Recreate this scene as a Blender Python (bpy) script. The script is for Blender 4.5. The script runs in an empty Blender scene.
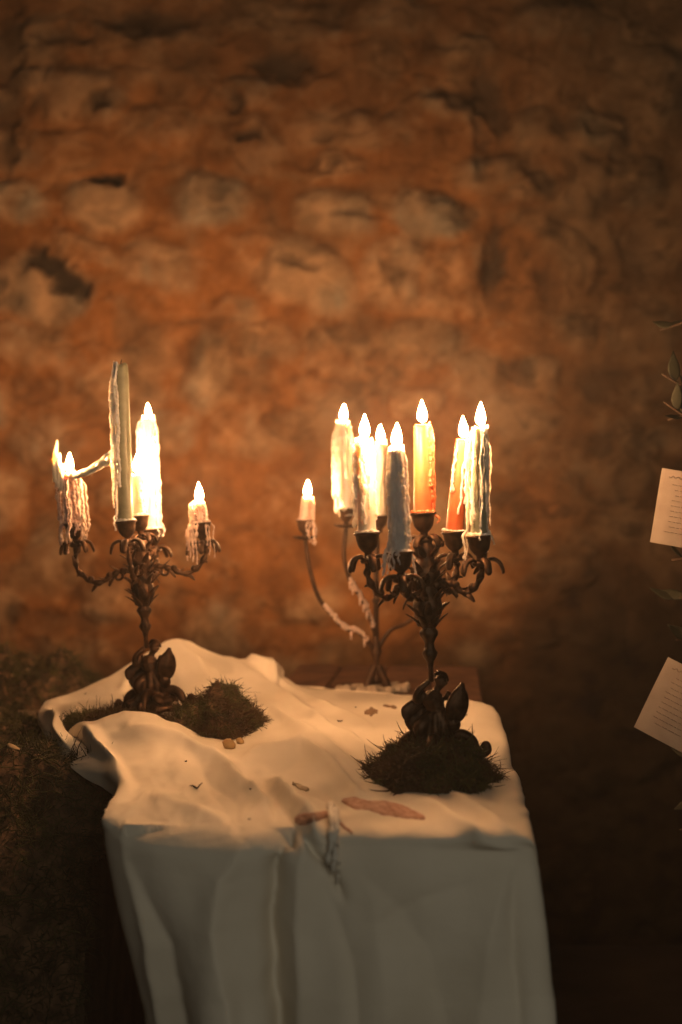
import bpy, math, random
import numpy as np
from mathutils import Vector, Matrix, Euler
from mathutils.bvhtree import BVHTree

random.seed(7); rng = np.random.default_rng(7)
SC = bpy.context.scene; COL = SC.collection

# ------------------------------------------------------------------ camera, world, light, exposure
F = 1422.2; CAMZ = 1.12
cd = bpy.data.cameras.new('camera'); cam = bpy.data.objects.new('camera', cd); COL.objects.link(cam)
cam.location = (0, 0, CAMZ); cam.rotation_euler = (math.pi/2, 0, 0)
cd.sensor_fit = 'VERTICAL'; cd.sensor_height = 36; cd.lens = 50; cd.clip_start = .02
cd.dof.use_dof = True; cd.dof.focus_distance = 2.15; cd.dof.aperture_fstop = 2.8
SC.camera = cam
SC.view_settings.view_transform = 'Standard'; SC.view_settings.look = 'None'
SC.view_settings.gamma = 1; SC.view_settings.exposure = 0.0; SC.view_settings.use_curve_mapping = False
W = bpy.data.worlds.new('world'); SC.world = W; W.use_nodes = True
W.node_tree.nodes['Background'].inputs[0].default_value = (.62, .52, .40, 1)
W.node_tree.nodes['Background'].inputs[1].default_value = .012
ld = bpy.data.lights.new('front_fill', 'AREA'); ld.shape = 'RECTANGLE'; ld.size = .9; ld.size_y = 1.3
ld.energy = 10.0; ld.color = (1.0, .93, .73)  # unseen fill lamp added behind the camera to light the hanging cloth
lo = bpy.data.objects.new('front_fill', ld); COL.objects.link(lo); lo.location = (.5, -1.1, 1.75)
lo.rotation_euler = (Vector((-.05, 1.8, .6)) - lo.location).to_track_quat('-Z', 'Y').to_euler()
FLAME_E = 1350.0
HAZE = .011

def P(px, py, D): return Vector(((px-341)*D/F, D, CAMZ-(py-512)*D/F))
TZ = .752
def T(px, py, dz=0.0): D = (CAMZ-TZ-dz)*F/(py-512); return P(px, py, D)

# ------------------------------------------------------------------ numpy noise
def _h(ix, iy, s):
    n = (ix*374761393 + iy*668265263 + s*974634777) & 0x7fffffff
    n = ((n ^ (n >> 13))*1274126177) & 0x7fffffff
    return ((n ^ (n >> 16)) & 0xffff)/65535.0
def vnoise(x, y, s=0):
    x = np.asarray(x, float); y = np.asarray(y, float)
    ix = np.floor(x).astype(np.int64); iy = np.floor(y).astype(np.int64); fx = x-ix; fy = y-iy
    fx = fx*fx*(3-2*fx); fy = fy*fy*(3-2*fy)
    a = _h(ix, iy, s); b = _h(ix+1, iy, s); c = _h(ix, iy+1, s); d = _h(ix+1, iy+1, s)
    return (a*(1-fx)+b*fx)*(1-fy) + (c*(1-fx)+d*fx)*fy
def fbm(x, y, o=4, s=0):
    t = 0; a = .5; n = 0
    for k in range(o): t = t + a*vnoise(x*2**k, y*2**k, s+k*17); n += a; a *= .5
    return t/n - .5

# ------------------------------------------------------------------ mesh helpers
class MB:
    def __init__(s): s.V = []; s.F = []
    def add(s, V, F_):
        o = len(s.V); s.V.extend([tuple(v) for v in V]); s.F.extend([tuple(i+o for i in f) for f in F_])
    def tube(s, pts, rad, n=8, flat=1.0, up=None, cap=True):
        pts = [Vector(p) for p in pts]; m = len(pts)
        if not hasattr(rad, '__len__'): rad = [rad]*m
        V = []; u = None
        for i, p in enumerate(pts):
            t = (pts[min(i+1, m-1)]-pts[max(i-1, 0)])
            t = t.normalized() if t.length > 1e-9 else Vector((0, 0, 1))
            if u is None:
                u = Vector(up) if up is not None else (Vector((0, 1, 0)) if abs(t.y) < .9 else Vector((1, 0, 0)))
            u = (u - t*u.dot(t))
            if u.length < 1e-6: u = t.orthogonal()
            u.normalize(); w = t.cross(u)
            for k in range(n):
                a = 2*math.pi*k/n
                V.append(p + (u*math.cos(a)*flat + w*math.sin(a))*rad[i])
        Fc = [(i*n+k, i*n+(k+1) % n, (i+1)*n+(k+1) % n, (i+1)*n+k) for i in range(m-1) for k in range(n)]
        if cap:
            V.append(pts[0]); V.append(pts[-1]); a = m*n
            Fc += [(a, (k+1) % n, k) for k in range(n)] + [(a+1, (m-1)*n+k, (m-1)*n+(k+1) % n) for k in range(n)]
        s.add(V, Fc); return s
    def lathe(s, prof, n=24, c=(0, 0, 0), axis=None, wob=0.0, lobes=0):
        c = Vector(c); M = Matrix.Identity(3) if axis is None else Vector((0, 0, 1)).rotation_difference(Vector(axis)).to_matrix()
        V = []
        for r, z in prof:
            for k in range(n):
                a = 2*math.pi*k/n; rr = r*(1+wob*math.cos(lobes*a)) if lobes else r
                V.append(c + M @ Vector((rr*math.cos(a), rr*math.sin(a), z)))
        m = len(prof)
        Fc = [(i*n+k, i*n+(k+1) % n, (i+1)*n+(k+1) % n, (i+1)*n+k) for i in range(m-1) for k in range(n)]
        s.add(V, Fc); return s
    def ell(s, c, r, rot=None, n=12, m=8):
        c = Vector(c); r = Vector(r) if hasattr(r, '__len__') else Vector((r, r, r))
        M = rot.to_matrix() if rot is not None else Matrix.Identity(3)
        V = []
        for i in range(m+1):
            t = math.pi*i/m
            for k in range(n):
                a = 2*math.pi*k/n
                V.append(c + M @ Vector((r.x*math.sin(t)*math.cos(a), r.y*math.sin(t)*math.sin(a), -r.z*math.cos(t))))
        Fc = [(i*n+k, i*n+(k+1) % n, (i+1)*n+(k+1) % n, (i+1)*n+k) for i in range(m) for k in range(n)]
        s.add(V, Fc); return s
    def box(s, c, d, rot=None, bev=.0):
        c = Vector(c); M = rot.to_matrix() if rot is not None else Matrix.Identity(3)
        hx, hy, hz = d[0]/2, d[1]/2, d[2]/2; b = bev; V = []; Fc = []
        # chamfered box: 24 verts
        idx = {}
        for sx in (-1, 1):
            for sy in (-1, 1):
                for sz in (-1, 1):
                    for ax in range(3):
                        v = [sx*(hx-b), sy*(hy-b), sz*(hz-b)]; v[ax] = (sx*hx, sy*hy, sz*hz)[ax]
                        idx[(sx, sy, sz, ax)] = len(V); V.append(c + M @ Vector(v))
        def q(*k): Fc.append(tuple(idx[i] for i in k))
        for ax in range(3):
            o = [i for i in range(3) if i != ax]
            for sg in (-1, 1):
                L = []
                for a, b2 in ((-1, -1), (1, -1), (1, 1), (-1, 1)):
                    k = [0, 0, 0]; k[ax] = sg; k[o[0]] = a; k[o[1]] = b2; L.append((*k, ax))
                q(*L)
        for ax in range(3):                     # edges parallel to ax
            o = [i for i in range(3) if i != ax]
            for a in (-1, 1):
                for b2 in (-1, 1):
                    k0 = [0, 0, 0]; k0[ax] = -1; k0[o[0]] = a; k0[o[1]] = b2; k1 = list(k0); k1[ax] = 1
                    q((*k0, o[0]), (*k1, o[0]), (*k1, o[1]), (*k0, o[1]))
        for sx in (-1, 1):
            for sy in (-1, 1):
                for sz in (-1, 1): q((sx, sy, sz, 0), (sx, sy, sz, 1), (sx, sy, sz, 2))
        s.add(V, Fc); return s
    def build(s, name, mat, parent=None, smooth=True, fix=True):
        me = bpy.data.meshes.new(name); me.from_pydata([tuple(v) for v in s.V], [], s.F); me.validate()
        if fix:
            import bmesh
            bm = bmesh.new(); bm.from_mesh(me); bmesh.ops.recalc_face_normals(bm, faces=bm.faces); bm.to_mesh(me); bm.free()
        if smooth: me.polygons.foreach_set('use_smooth', [True]*len(me.polygons))
        me.materials.append(mat)
        o = bpy.data.objects.new(name, me); COL.objects.link(o)
        if parent: o.parent = parent
        return o
def np_obj(name, V, Fq, mat, parent=None, smooth=True):
    V = np.asarray(V, np.float32); Fq = np.asarray(Fq, np.int32); k = Fq.shape[1]
    me = bpy.data.meshes.new(name); me.vertices.add(len(V)); me.vertices.foreach_set('co', V.ravel())
    me.loops.add(Fq.size); me.loops.foreach_set('vertex_index', Fq.ravel())
    me.polygons.add(len(Fq)); me.polygons.foreach_set('loop_start', np.arange(0, Fq.size, k, dtype=np.int32))
    me.update(calc_edges=True)
    if smooth: me.polygons.foreach_set('use_smooth', np.ones(len(Fq), bool))
    me.materials.append(mat); o = bpy.data.objects.new(name, me); COL.objects.link(o)
    if parent: o.parent = parent
    return o
def gridF(nu, nv):
    i, j = np.meshgrid(np.arange(nu-1), np.arange(nv-1), indexing='ij'); a = (i*nv+j).ravel()
    return np.stack([a, a+nv, a+nv+1, a+1], 1)
def attr(o, name, col):
    a = o.data.attributes.new(name, 'FLOAT_COLOR', 'POINT'); c = np.ones((len(col), 4), np.float32); c[:, :3] = col
    a.data.foreach_set('color', c.ravel())
def tag(o, label=None, cat=None, group=None, kind=None):
    if label: o['label'] = label
    if cat: o['category'] = cat
    if group: o['group'] = group
    if kind: o['kind'] = kind
    return o
def empty(name, loc, rot=(0, 0, 0)):
    o = bpy.data.objects.new(name, None); COL.objects.link(o); o.location = loc; o.rotation_euler = rot
    o.empty_display_size = .02; return o
def spline(pts, n):
    pts = [Vector(p) for p in pts]; out = []
    q = [pts[0]*2-pts[1]] + pts + [pts[-1]*2-pts[-2]]
    for i in range(1, len(q)-2):
        for k in range(n):
            t = k/n; a, b, c, d = q[i-1], q[i], q[i+1], q[i+2]
            out.append(.5*((2*b)+(c-a)*t+(2*a-5*b+4*c-d)*t*t+(3*b-a-3*c+d)*t**3))
    out.append(pts[-1]); return out
def interp(xs, ys, n): return list(np.interp(np.linspace(0, 1, n), xs, ys))

# ------------------------------------------------------------------ materials
def mat(name):
    m = bpy.data.materials.new(name); m.use_nodes = True; N = m.node_tree
    return m, N, N.nodes['Principled BSDF']
def nd(N, t, **k):
    n = N.nodes.new(t)
    for a, b in k.items():
        if a.startswith('i_'):
            n.inputs[a[2:].replace('_', ' ')].default_value = b
        else: setattr(n, a, b)
    return n
def noise_mat(name, c1, c2, scale=30, rough=.7, metal=0, bump=.3, bdist=.002, lo=.35, hi=.65, detail=6, c3=None, sss=0, sssr=(.01, .005, .003), bscale=None):
    m, N, B = mat(name); L = N.links
    tc = nd(N, 'ShaderNodeTexCoord'); n = nd(N, 'ShaderNodeTexNoise', i_Scale=scale, i_Detail=detail)
    L.new(tc.outputs['Object'], n.inputs['Vector'])
    r = nd(N, 'ShaderNodeValToRGB'); r.color_ramp.elements[0].position = lo; r.color_ramp.elements[1].position = hi
    r.color_ramp.elements[0].color = (*c1, 1); r.color_ramp.elements[1].color = (*c2, 1)
    if c3: e = r.color_ramp.elements.new(min(hi+.12, .98)); e.color = (*c3, 1)
    L.new(n.outputs['Fac'], r.inputs['Fac']); L.new(r.outputs['Color'], B.inputs['Base Color'])
    B.inputs['Roughness'].default_value = rough; B.inputs['Metallic'].default_value = metal
    if bump:
        n2 = nd(N, 'ShaderNodeTexNoise', i_Scale=bscale or scale*2.5, i_Detail=4); L.new(tc.outputs['Object'], n2.inputs['Vector'])
        b = nd(N, 'ShaderNodeBump', i_Strength=bump, i_Distance=bdist); L.new(n2.outputs['Fac'], b.inputs['Height'])
        L.new(b.outputs['Normal'], B.inputs['Normal'])
    if sss:
        B.inputs['Subsurface Weight'].default_value = sss; B.inputs['Subsurface Radius'].default_value = (1, .8, .6)
        B.inputs['Subsurface Scale'].default_value = .02
    return m
M = {}
M['bronze'] = noise_mat('aged_bronze', (.036, .019, .010), (.115, .060, .032), 60, .48, .75, .5, .0015, c3=(.17, .10, .06))
M['iron'] = noise_mat('rusty_iron', (.03, .016, .01), (.10, .05, .026), 50, .6, .55, .4, .001)
M['wood'] = noise_mat('old_table_wood', (.05, .022, .012), (.14, .065, .033), 18, .75, 0, .4, .002)
M['ledge'] = noise_mat('ledge_stone', (.06, .045, .03), (.16, .11, .07), 9, .9, 0, .6, .01)
M['floor'] = noise_mat('floor_stone', (.02, .014, .009), (.045, .03, .02), 5, .85, 0, .5, .01)
M['earth'] = noise_mat('peat', (.03, .017, .008), (.15, .085, .045), 45, .95, 0, .8, .004)
M['moss'] = noise_mat('moss_green', (.013, .014, .004), (.042, .040, .012), 25, .85, 0, 0, lo=.3, hi=.7, c3=(.08, .05, .02))
M['moss_dry'] = noise_mat('moss_brown', (.035, .020, .008), (.10, .055, .022), 30, .85, 0, 0, lo=.3, hi=.7, c3=(.13, .15, .035))
M['moss_tip'] = noise_mat('moss_tip_green', (.035, .036, .009), (.095, .085, .022), 30, .8, 0, 0)
M['shrub'] = noise_mat('dark_leaf', (.012, .014, .006), (.04, .04, .018), 15, .7, 0, .2, .001)
M['twig'] = noise_mat('twig_bark', (.04, .025, .015), (.1, .06, .035), 40, .9, 0, .4, .001)
M['wick'] = noise_mat('burnt_wick', (.01, .008, .006), (.04, .03, .02), 200, .9, 0, .3, .0005)
M['card'] = noise_mat('card_paper', (.30, .245, .20), (.35, .29, .235), 40, .8, 0, .1, .0005)
M['ink'] = noise_mat('printed_ink', (.17, .125, .10), (.22, .17, .13), 100, .8, 0, 0)
M['string'] = noise_mat('thread', (.2, .15, .1), (.3, .22, .15), 100, .9, 0, 0)
M['ash'] = noise_mat('burn_mark', (.14, .08, .04), (.24, .15, .08), 90, .9, 0, 0)
M['gourd'] = noise_mat('dry_bulb', (.35, .2, .07), (.5, .33, .14), 40, .6, 0, .4, .001)
M['petal'] = noise_mat('dry_leaf', (.2, .14, .07), (.33, .24, .13), 50, .7, 0, .4, .001)
def wax(name, c1, c2, s=.85): return noise_mat(name, c1, c2, 55, .38, 0, .35, .0012, sss=s, bscale=180)
M['wax_cream'] = wax('cream_wax', (.72, .62, .50), (.82, .74, .62))
M['wax_white'] = wax('white_wax', (.70, .66, .62), (.82, .78, .72))
M['wax_blue'] = wax('bluish_grey_wax', (.46, .45, .45), (.60, .58, .56), .4)
M['wax_orange'] = wax('apricot_wax', (.46, .105, .032), (.54, .14, .045), .5)
M['wax_green'] = wax('sage_wax', (.22, .225, .15), (.30, .30, .20), .2)
M['wax_pink'] = wax('pink_wax', (.62, .42, .36), (.74, .55, .46), .4)
M['wax_spill'] = noise_mat('dusty_pink_spill', (.34, .16, .11), (.56, .34, .25), 120, .85, 0, .5, .002)
M['wax_matte'] = noise_mat('cold_white_wax', (.50, .46, .40), (.72, .67, .59), 120, .6, 0, .4, .001)
M['wax_grey'] = wax('grey_wax', (.36, .29, .22), (.5, .42, .33), .1)
# flame
m, N, B = mat('candle_flame'); N.nodes.remove(B)
e = nd(N, 'ShaderNodeEmission', i_Color=(1, .50, .21, 1), i_Strength=FLAME_E)
N.links.new(e.outputs[0], N.nodes['Material Output'].inputs['Surface']); M['flame'] = m
# linen
m, N, B = mat('ivory_linen'); L = N.links
tc = nd(N, 'ShaderNodeTexCoord'); n = nd(N, 'ShaderNodeTexNoise', i_Scale=6, i_Detail=5); L.new(tc.outputs['Object'], n.inputs['Vector'])
r = nd(N, 'ShaderNodeValToRGB'); r.color_ramp.elements[0].position = .3; r.color_ramp.elements[1].position = .6
r.color_ramp.elements[0].color = (.68, .61, .50, 1); r.color_ramp.elements[1].color = (.78, .71, .60, 1)
L.new(n.outputs['Fac'], r.inputs['Fac']); L.new(r.outputs['Color'], B.inputs['Base Color']); B.inputs['Roughness'].default_value = .95
B.inputs['Specular IOR Level'].default_value = .15
n2 = nd(N, 'ShaderNodeTexNoise', i_Scale=450, i_Detail=2); L.new(tc.outputs['Object'], n2.inputs['Vector'])
n3 = nd(N, 'ShaderNodeTexNoise', i_Scale=22, i_Detail=4); L.new(tc.outputs['Object'], n3.inputs['Vector'])
b = nd(N, 'ShaderNodeBump', i_Strength=.25, i_Distance=.0006); L.new(n2.outputs['Fac'], b.inputs['Height'])
b2 = nd(N, 'ShaderNodeBump', i_Strength=.25, i_Distance=.008); L.new(n3.outputs['Fac'], b2.inputs['Height']); L.new(b.outputs['Normal'], b2.inputs['Normal'])
L.new(b2.outputs['Normal'], B.inputs['Normal']); M['linen'] = m
# wall
m, N, B = mat('rubble_wall_stone'); L = N.links
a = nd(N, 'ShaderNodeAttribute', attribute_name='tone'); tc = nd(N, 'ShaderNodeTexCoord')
n = nd(N, 'ShaderNodeTexNoise', i_Scale=14, i_Detail=5); L.new(tc.outputs['Object'], n.inputs['Vector'])
r = nd(N, 'ShaderNodeValToRGB'); r.color_ramp.elements[0].position = .32; r.color_ramp.elements[1].position = .68
r.color_ramp.elements[0].color = (.80, .78, .75, 1); r.color_ramp.elements[1].color = (1.15, 1.15, 1.15, 1)
L.new(n.outputs['Fac'], r.inputs['Fac'])
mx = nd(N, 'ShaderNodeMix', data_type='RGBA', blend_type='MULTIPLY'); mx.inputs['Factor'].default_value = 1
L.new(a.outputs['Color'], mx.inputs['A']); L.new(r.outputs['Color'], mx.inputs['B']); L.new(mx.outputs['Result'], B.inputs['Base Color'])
B.inputs['Roughness'].default_value = .95; B.inputs['Specular IOR Level'].default_value = .1
n2 = nd(N, 'ShaderNodeTexNoise', i_Scale=60, i_Detail=6); L.new(tc.outputs['Object'], n2.inputs['Vector'])
b = nd(N, 'ShaderNodeBump', i_Strength=.18, i_Distance=.005); L.new(n2.outputs['Fac'], b.inputs['Height']); L.new(b.outputs['Normal'], B.inputs['Normal'])
M['wall'] = m

# ------------------------------------------------------------------ setting: wall, floor, ceiling
WY = 3.68
def build_wall():
    x0, x1, z0, z1 = -2.3, 2.3, 0, 2.9; nx, nz = 660, 420
    X, Z = np.meshgrid(np.linspace(x0, x1, nx), np.linspace(z0, z1, nz), indexing='ij')
    s = F/WY; px = 341+X*s; py = 512-(Z-CAMZ)*s                  # design coordinates on the wall plane
    wx = px+26*fbm(px/60, py/60, 4, 3); wy = py+26*fbm(px/60+9, py/60+4, 4, 5)
    stones = [(105,202,37,27,0,1), (208,198,40,25,5,1), (330,212,44,26,8,.9), (432,216,42,26,12,1), (308,277,54,34,18,1), (38,288,52,32,0,1),
              (20,205,34,24,0,.7), (160,262,40,26,10,.6), (395,275,34,40,0,.6), (455,285,30,34,0,.4), (160,125,40,20,0,.4), (250,95,30,18,0,.3),
              (605,128,36,20,20,.8), (585,188,26,34,30,.8), (560,240,26,18,0,.3), (205,375,26,40,10,.7), (120,380,50,38,0,.4), (540,378,22,18,0,.6), (575,330,24,26,0,.4),
              (30,345,40,26,0,.5), (660,90,30,40,0,.6), (640,180,26,30,0,.5), (530,190,26,14,-20,.6), (575,265,24,30,0,.4), (60,150,36,24,0,.3),
              (208,632,38,32,0,.55), (120,600,44,24,0,.4), (60,560,40,30,0,.35), (330,350,40,26,0,.4), (420,345,40,26,0,.4), (265,345,30,22,0,.4),
              (25,45,40,26,0,.4), (300,25,50,24,0,.3), (395,20,44,20,0,.4), (560,20,60,22,0,.5), (350,130,60,22,5,.35), (250,440,40,30,0,.35), (40,440,36,30,0,.35),
              (560,560,40,30,0,.3), (620,460,34,40,0,.3), (640,330,40,30,0,.3), (560,460,40,26,0,.3), (470,380,30,24,0,.3), (110,40,50,20,0,.3)]
    R = random.Random(4)
    for i in range(900):
        a, b = R.uniform(-560, 1240), R.uniform(-300, 960); w = R.uniform(22, 48); h = w*R.uniform(.5, .8)
        if all(((a-q[0])/(w+q[2]))**2+((b-q[1])/(h+q[3]))**2 > .8 for q in stones): stones.append((a, b, w, h, R.uniform(-15, 15), R.uniform(.2, .65)))
    H = np.zeros_like(X); S = np.zeros_like(X)
    for cx, cy, w, h, ang, k in stones:
        I = slice(max(0, int((cx-1.8*w-341)/s/(x1-x0)*nx+nx/2)-4), max(0, int((cx+1.8*w-341)/s/(x1-x0)*nx+nx/2)+5))
        if I.stop <= I.start: continue
        c, n_ = math.cos(math.radians(ang)), math.sin(math.radians(ang))
        dx, dy = wx[I]-cx, wy[I]-cy; u = (dx*c+dy*n_)/w; v = (-dx*n_+dy*c)/h
        d = (np.abs(u)**2.6+np.abs(v)**2.6)**(1/2.6)
        f = 1/(1+np.exp((d-.92)*9))
        H[I] = np.maximum(H[I], f*(.010+.020*k)*(1-.25*d)); S[I] = np.maximum(S[I], f*k)
    holes = [(46,262,24,13,10,1), (68,280,16,22,-50,1), (82,293,9,12,0,1), (103,180,19,4.5,-4,1), (282,64,30,15,8,.8), (100,97,14,8,0,.7), (150,18,48,16,5,.75), (66,38,28,8,0,.5),
             (222,192,16,8,0,.5), (232,98,9,10,0,.7), (245,135,10,6,0,.6), (490,100,13,44,-14,.75), (460,95,34,10,0,.6), (494,265,10,38,4,.8), (462,215,13,13,0,.5), (434,190,10,8,0,.35),
             (300,262,26,7,22,.45), (480,150,8,30,0,.5), (330,165,24,4,0,.35), (210,320,34,6,0,.35), (197,345,16,30,30,.3), (265,350,12,22,20,.35), (392,272,8,20,-20,.4), (520,370,20,12,20,.45),
             (585,330,20,9,0,.4), (600,130,26,6,10,.35), (622,150,8,26,10,.5), (560,210,10,26,30,.4), (640,250,20,30,0,.35), (10,60,14,60,0,.5), (8,120,9,60,0,.5),
             (350,215,26,6,0,.35), (30,390,34,20,0,.35), (98,590,30,14,0,.35), (70,620,50,12,0,.4), (600,380,24,20,0,.4), (550,290,12,30,0,.35), (330,10,20,18,0,.4), (440,40,24,14,0,.3), (120,560,22,8,0,.3)]
    R = random.Random(9)
    for i in range(170):
        a, b = R.uniform(-560, 1240), R.uniform(-300, 960)
        if -10 < a < 500 and 0 < b < 560 and R.random() < .6: continue
        holes.append((a, b, R.uniform(8, 24), R.uniform(5, 18), R.uniform(-40, 40), R.uniform(.2, .5)))
    D = np.zeros_like(X)
    vx = px+24*fbm(px/17, py/17, 4, 41); vy = py+24*fbm(px/17+5, py/17+8, 4, 42)
    for cx, cy, w, h, ang, k in holes:
        c, n_ = math.cos(math.radians(ang)), math.sin(math.radians(ang))
        dx, dy = vx-cx, vy-cy; u = (dx*c+dy*n_)/w; v = (-dx*n_+dy*c)/h; d = np.sqrt(u*u+v*v)
        D = np.maximum(D, k/(1+np.exp((d-.95)*6)))
    n1 = fbm(px/45, py/45, 5, 11); n2 = fbm(px/12, py/12, 4, 13); n3 = fbm(px/130, py/130, 3, 15); n4 = fbm(px/25, py/60, 4, 19)
    Hh = H + .018*n1 + .006*n2 - .006*np.clip(1-np.abs(fbm(wx/36, wy/30, 4, 31))*7, 0, 1)**2 - .034*D
    Y = WY - Hh
    mort = np.array([.34, .145, .048]); pale = np.array([.52, .34, .20]); grey = np.array([.32, .27, .20]); dark = np.array([.055, .040, .028])
    st = np.clip(S*1.35+n2*.9+n4*.5-.1, 0, 1)[..., None]
    g = np.clip(.35+n1*2.6+n4*1.5, 0, 1)[..., None]
    stone_c = pale*(1-g)+grey*g*1.0
    m1 = np.clip(.5+n3*2.5, 0, 1)[..., None]; mc = mort*(m1*1.12+(1-m1)*.78)
    right = (1/(1+np.exp(-((px+90*n3+60*n1)-528)/42)))[..., None]          # right side of the wall painted darker and greyer, as light falls off
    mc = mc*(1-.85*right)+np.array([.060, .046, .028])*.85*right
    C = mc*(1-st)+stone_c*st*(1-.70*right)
    pat = np.clip(fbm(px/48+3, py/48+3, 5, 23)*3.0-.05, 0, .5)[..., None]; C = C*(1-pat)+np.array([.22, .15, .09])*pat
    foot_shade = (1/(1+np.exp(-((py+60*n1+np.clip((px-420)*.35, 0, 70))-645)/24)))[..., None]           # shade below table height, painted onto the foot of the wall
    C = C*(1-.9*foot_shade)+np.array([.020, .015, .010])*.9*foot_shade
    top = (1/(1+np.exp(((py+110*n1)-110)/60)))[..., None]; C = C*(1-.6*top)+np.array([.10, .08, .055])*.55*top   # light falloff and vignetting painted into the upper courses
    rg = 1-np.abs(fbm(wx/36, wy/30, 4, 31))*7; cr = (np.clip(rg, 0, 1)**2*np.clip(.5+fbm(px/90, py/90, 2, 33)*4, 0, 1))[..., None]*.36; C = C*(1-cr*(1-.3*st))
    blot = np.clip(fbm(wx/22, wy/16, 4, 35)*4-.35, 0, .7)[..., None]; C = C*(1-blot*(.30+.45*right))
    lt = np.clip(fbm(wx/30, wy/20, 4, 37)*4-.3, 0, 1)[..., None]; C = C*(1-.3*lt)+np.array([.50, .34, .20])*(1-.6*right)*.3*lt*(1-foot_shade)
    dd = np.clip(D*1.15, 0, 1)[..., None]; C = C*(1-dd)+dark*dd
    C = np.clip(C*(1+n2[..., None]*.5), .01, 1)
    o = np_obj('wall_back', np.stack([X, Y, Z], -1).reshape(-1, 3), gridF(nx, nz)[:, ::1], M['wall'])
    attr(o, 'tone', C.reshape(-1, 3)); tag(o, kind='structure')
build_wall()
o = MB().box((0, 1.2, -.03), (4.8, 5.4, .06), bev=.002).build('floor', M['floor'], smooth=False); tag(o, kind='structure')

# ------------------------------------------------------------------ table under the cloth
ang = math.radians(-4.6); ux = Vector((math.sin(-ang), math.cos(ang), 0)); uw = Vector((math.cos(ang), -math.sin(-ang), 0))
FR = Vector((.190, 1.665, 0)); TL, TW = 1.80, .44
def tp(a, b, z): q = FR + ux*b - uw*a; return Vector((q.x, q.y, z))   # a from the right edge leftwards, b backwards
tb = empty('wooden_table', tp(TW/2, TL/2, 0), (0, 0, ang))
tag(tb, 'long narrow dark wooden table with one bare end by the stone wall, under the cloth', 'table')
mb = MB()
for i in range(4): mb.box((-TW/2+TW/8+i*TW/4, 0, .7275), (TW/4-.003, TL, .035), bev=.004)
mb.build('tabletop', M['wood'], tb, smooth=False)
mb = MB()
for sx in (-1, 1): mb.box((sx*(TW/2-.04), 0, .665), (.022, TL-.12, .088), bev=.002)
for sy in (-1, 1): mb.box((0, sy*(TL/2-.06), .665), (TW-.1, .022, .088), bev=.002)
mb.build('apron', M['wood'], tb, smooth=False)
for sx in (-1, 1):
    for sy in (-1, 1):
        MB().lathe([(0, 0), (.018, 0), (.02, .03), (.028, .08), (.022, .2), (.03, .3), (.026, .5), (.032, .56), (.028, .60), (.03, .708), (0, .708)], 14, (sx*(TW/2-.062), sy*(TL/2-.085), 0)).build('leg', M['wood'], tb)

# ------------------------------------------------------------------ stone bench on the left
lb = empty('stone_bench', (-.95, 2.86, 0))
tag(lb, 'low dark stone bench covered in moss at the left of the table', 'bench')
mb = MB(); mb.box((-.03, 0, .655), (1.36, 1.42, .09), bev=.012); mb.build('slab', M['ledge'], lb, smooth=False)
for sx in (-1, 1): MB().box((sx*.45, 0, .305), (.18, 1.2, .61), bev=.012).build('support', M['ledge'], lb, smooth=False)

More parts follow.
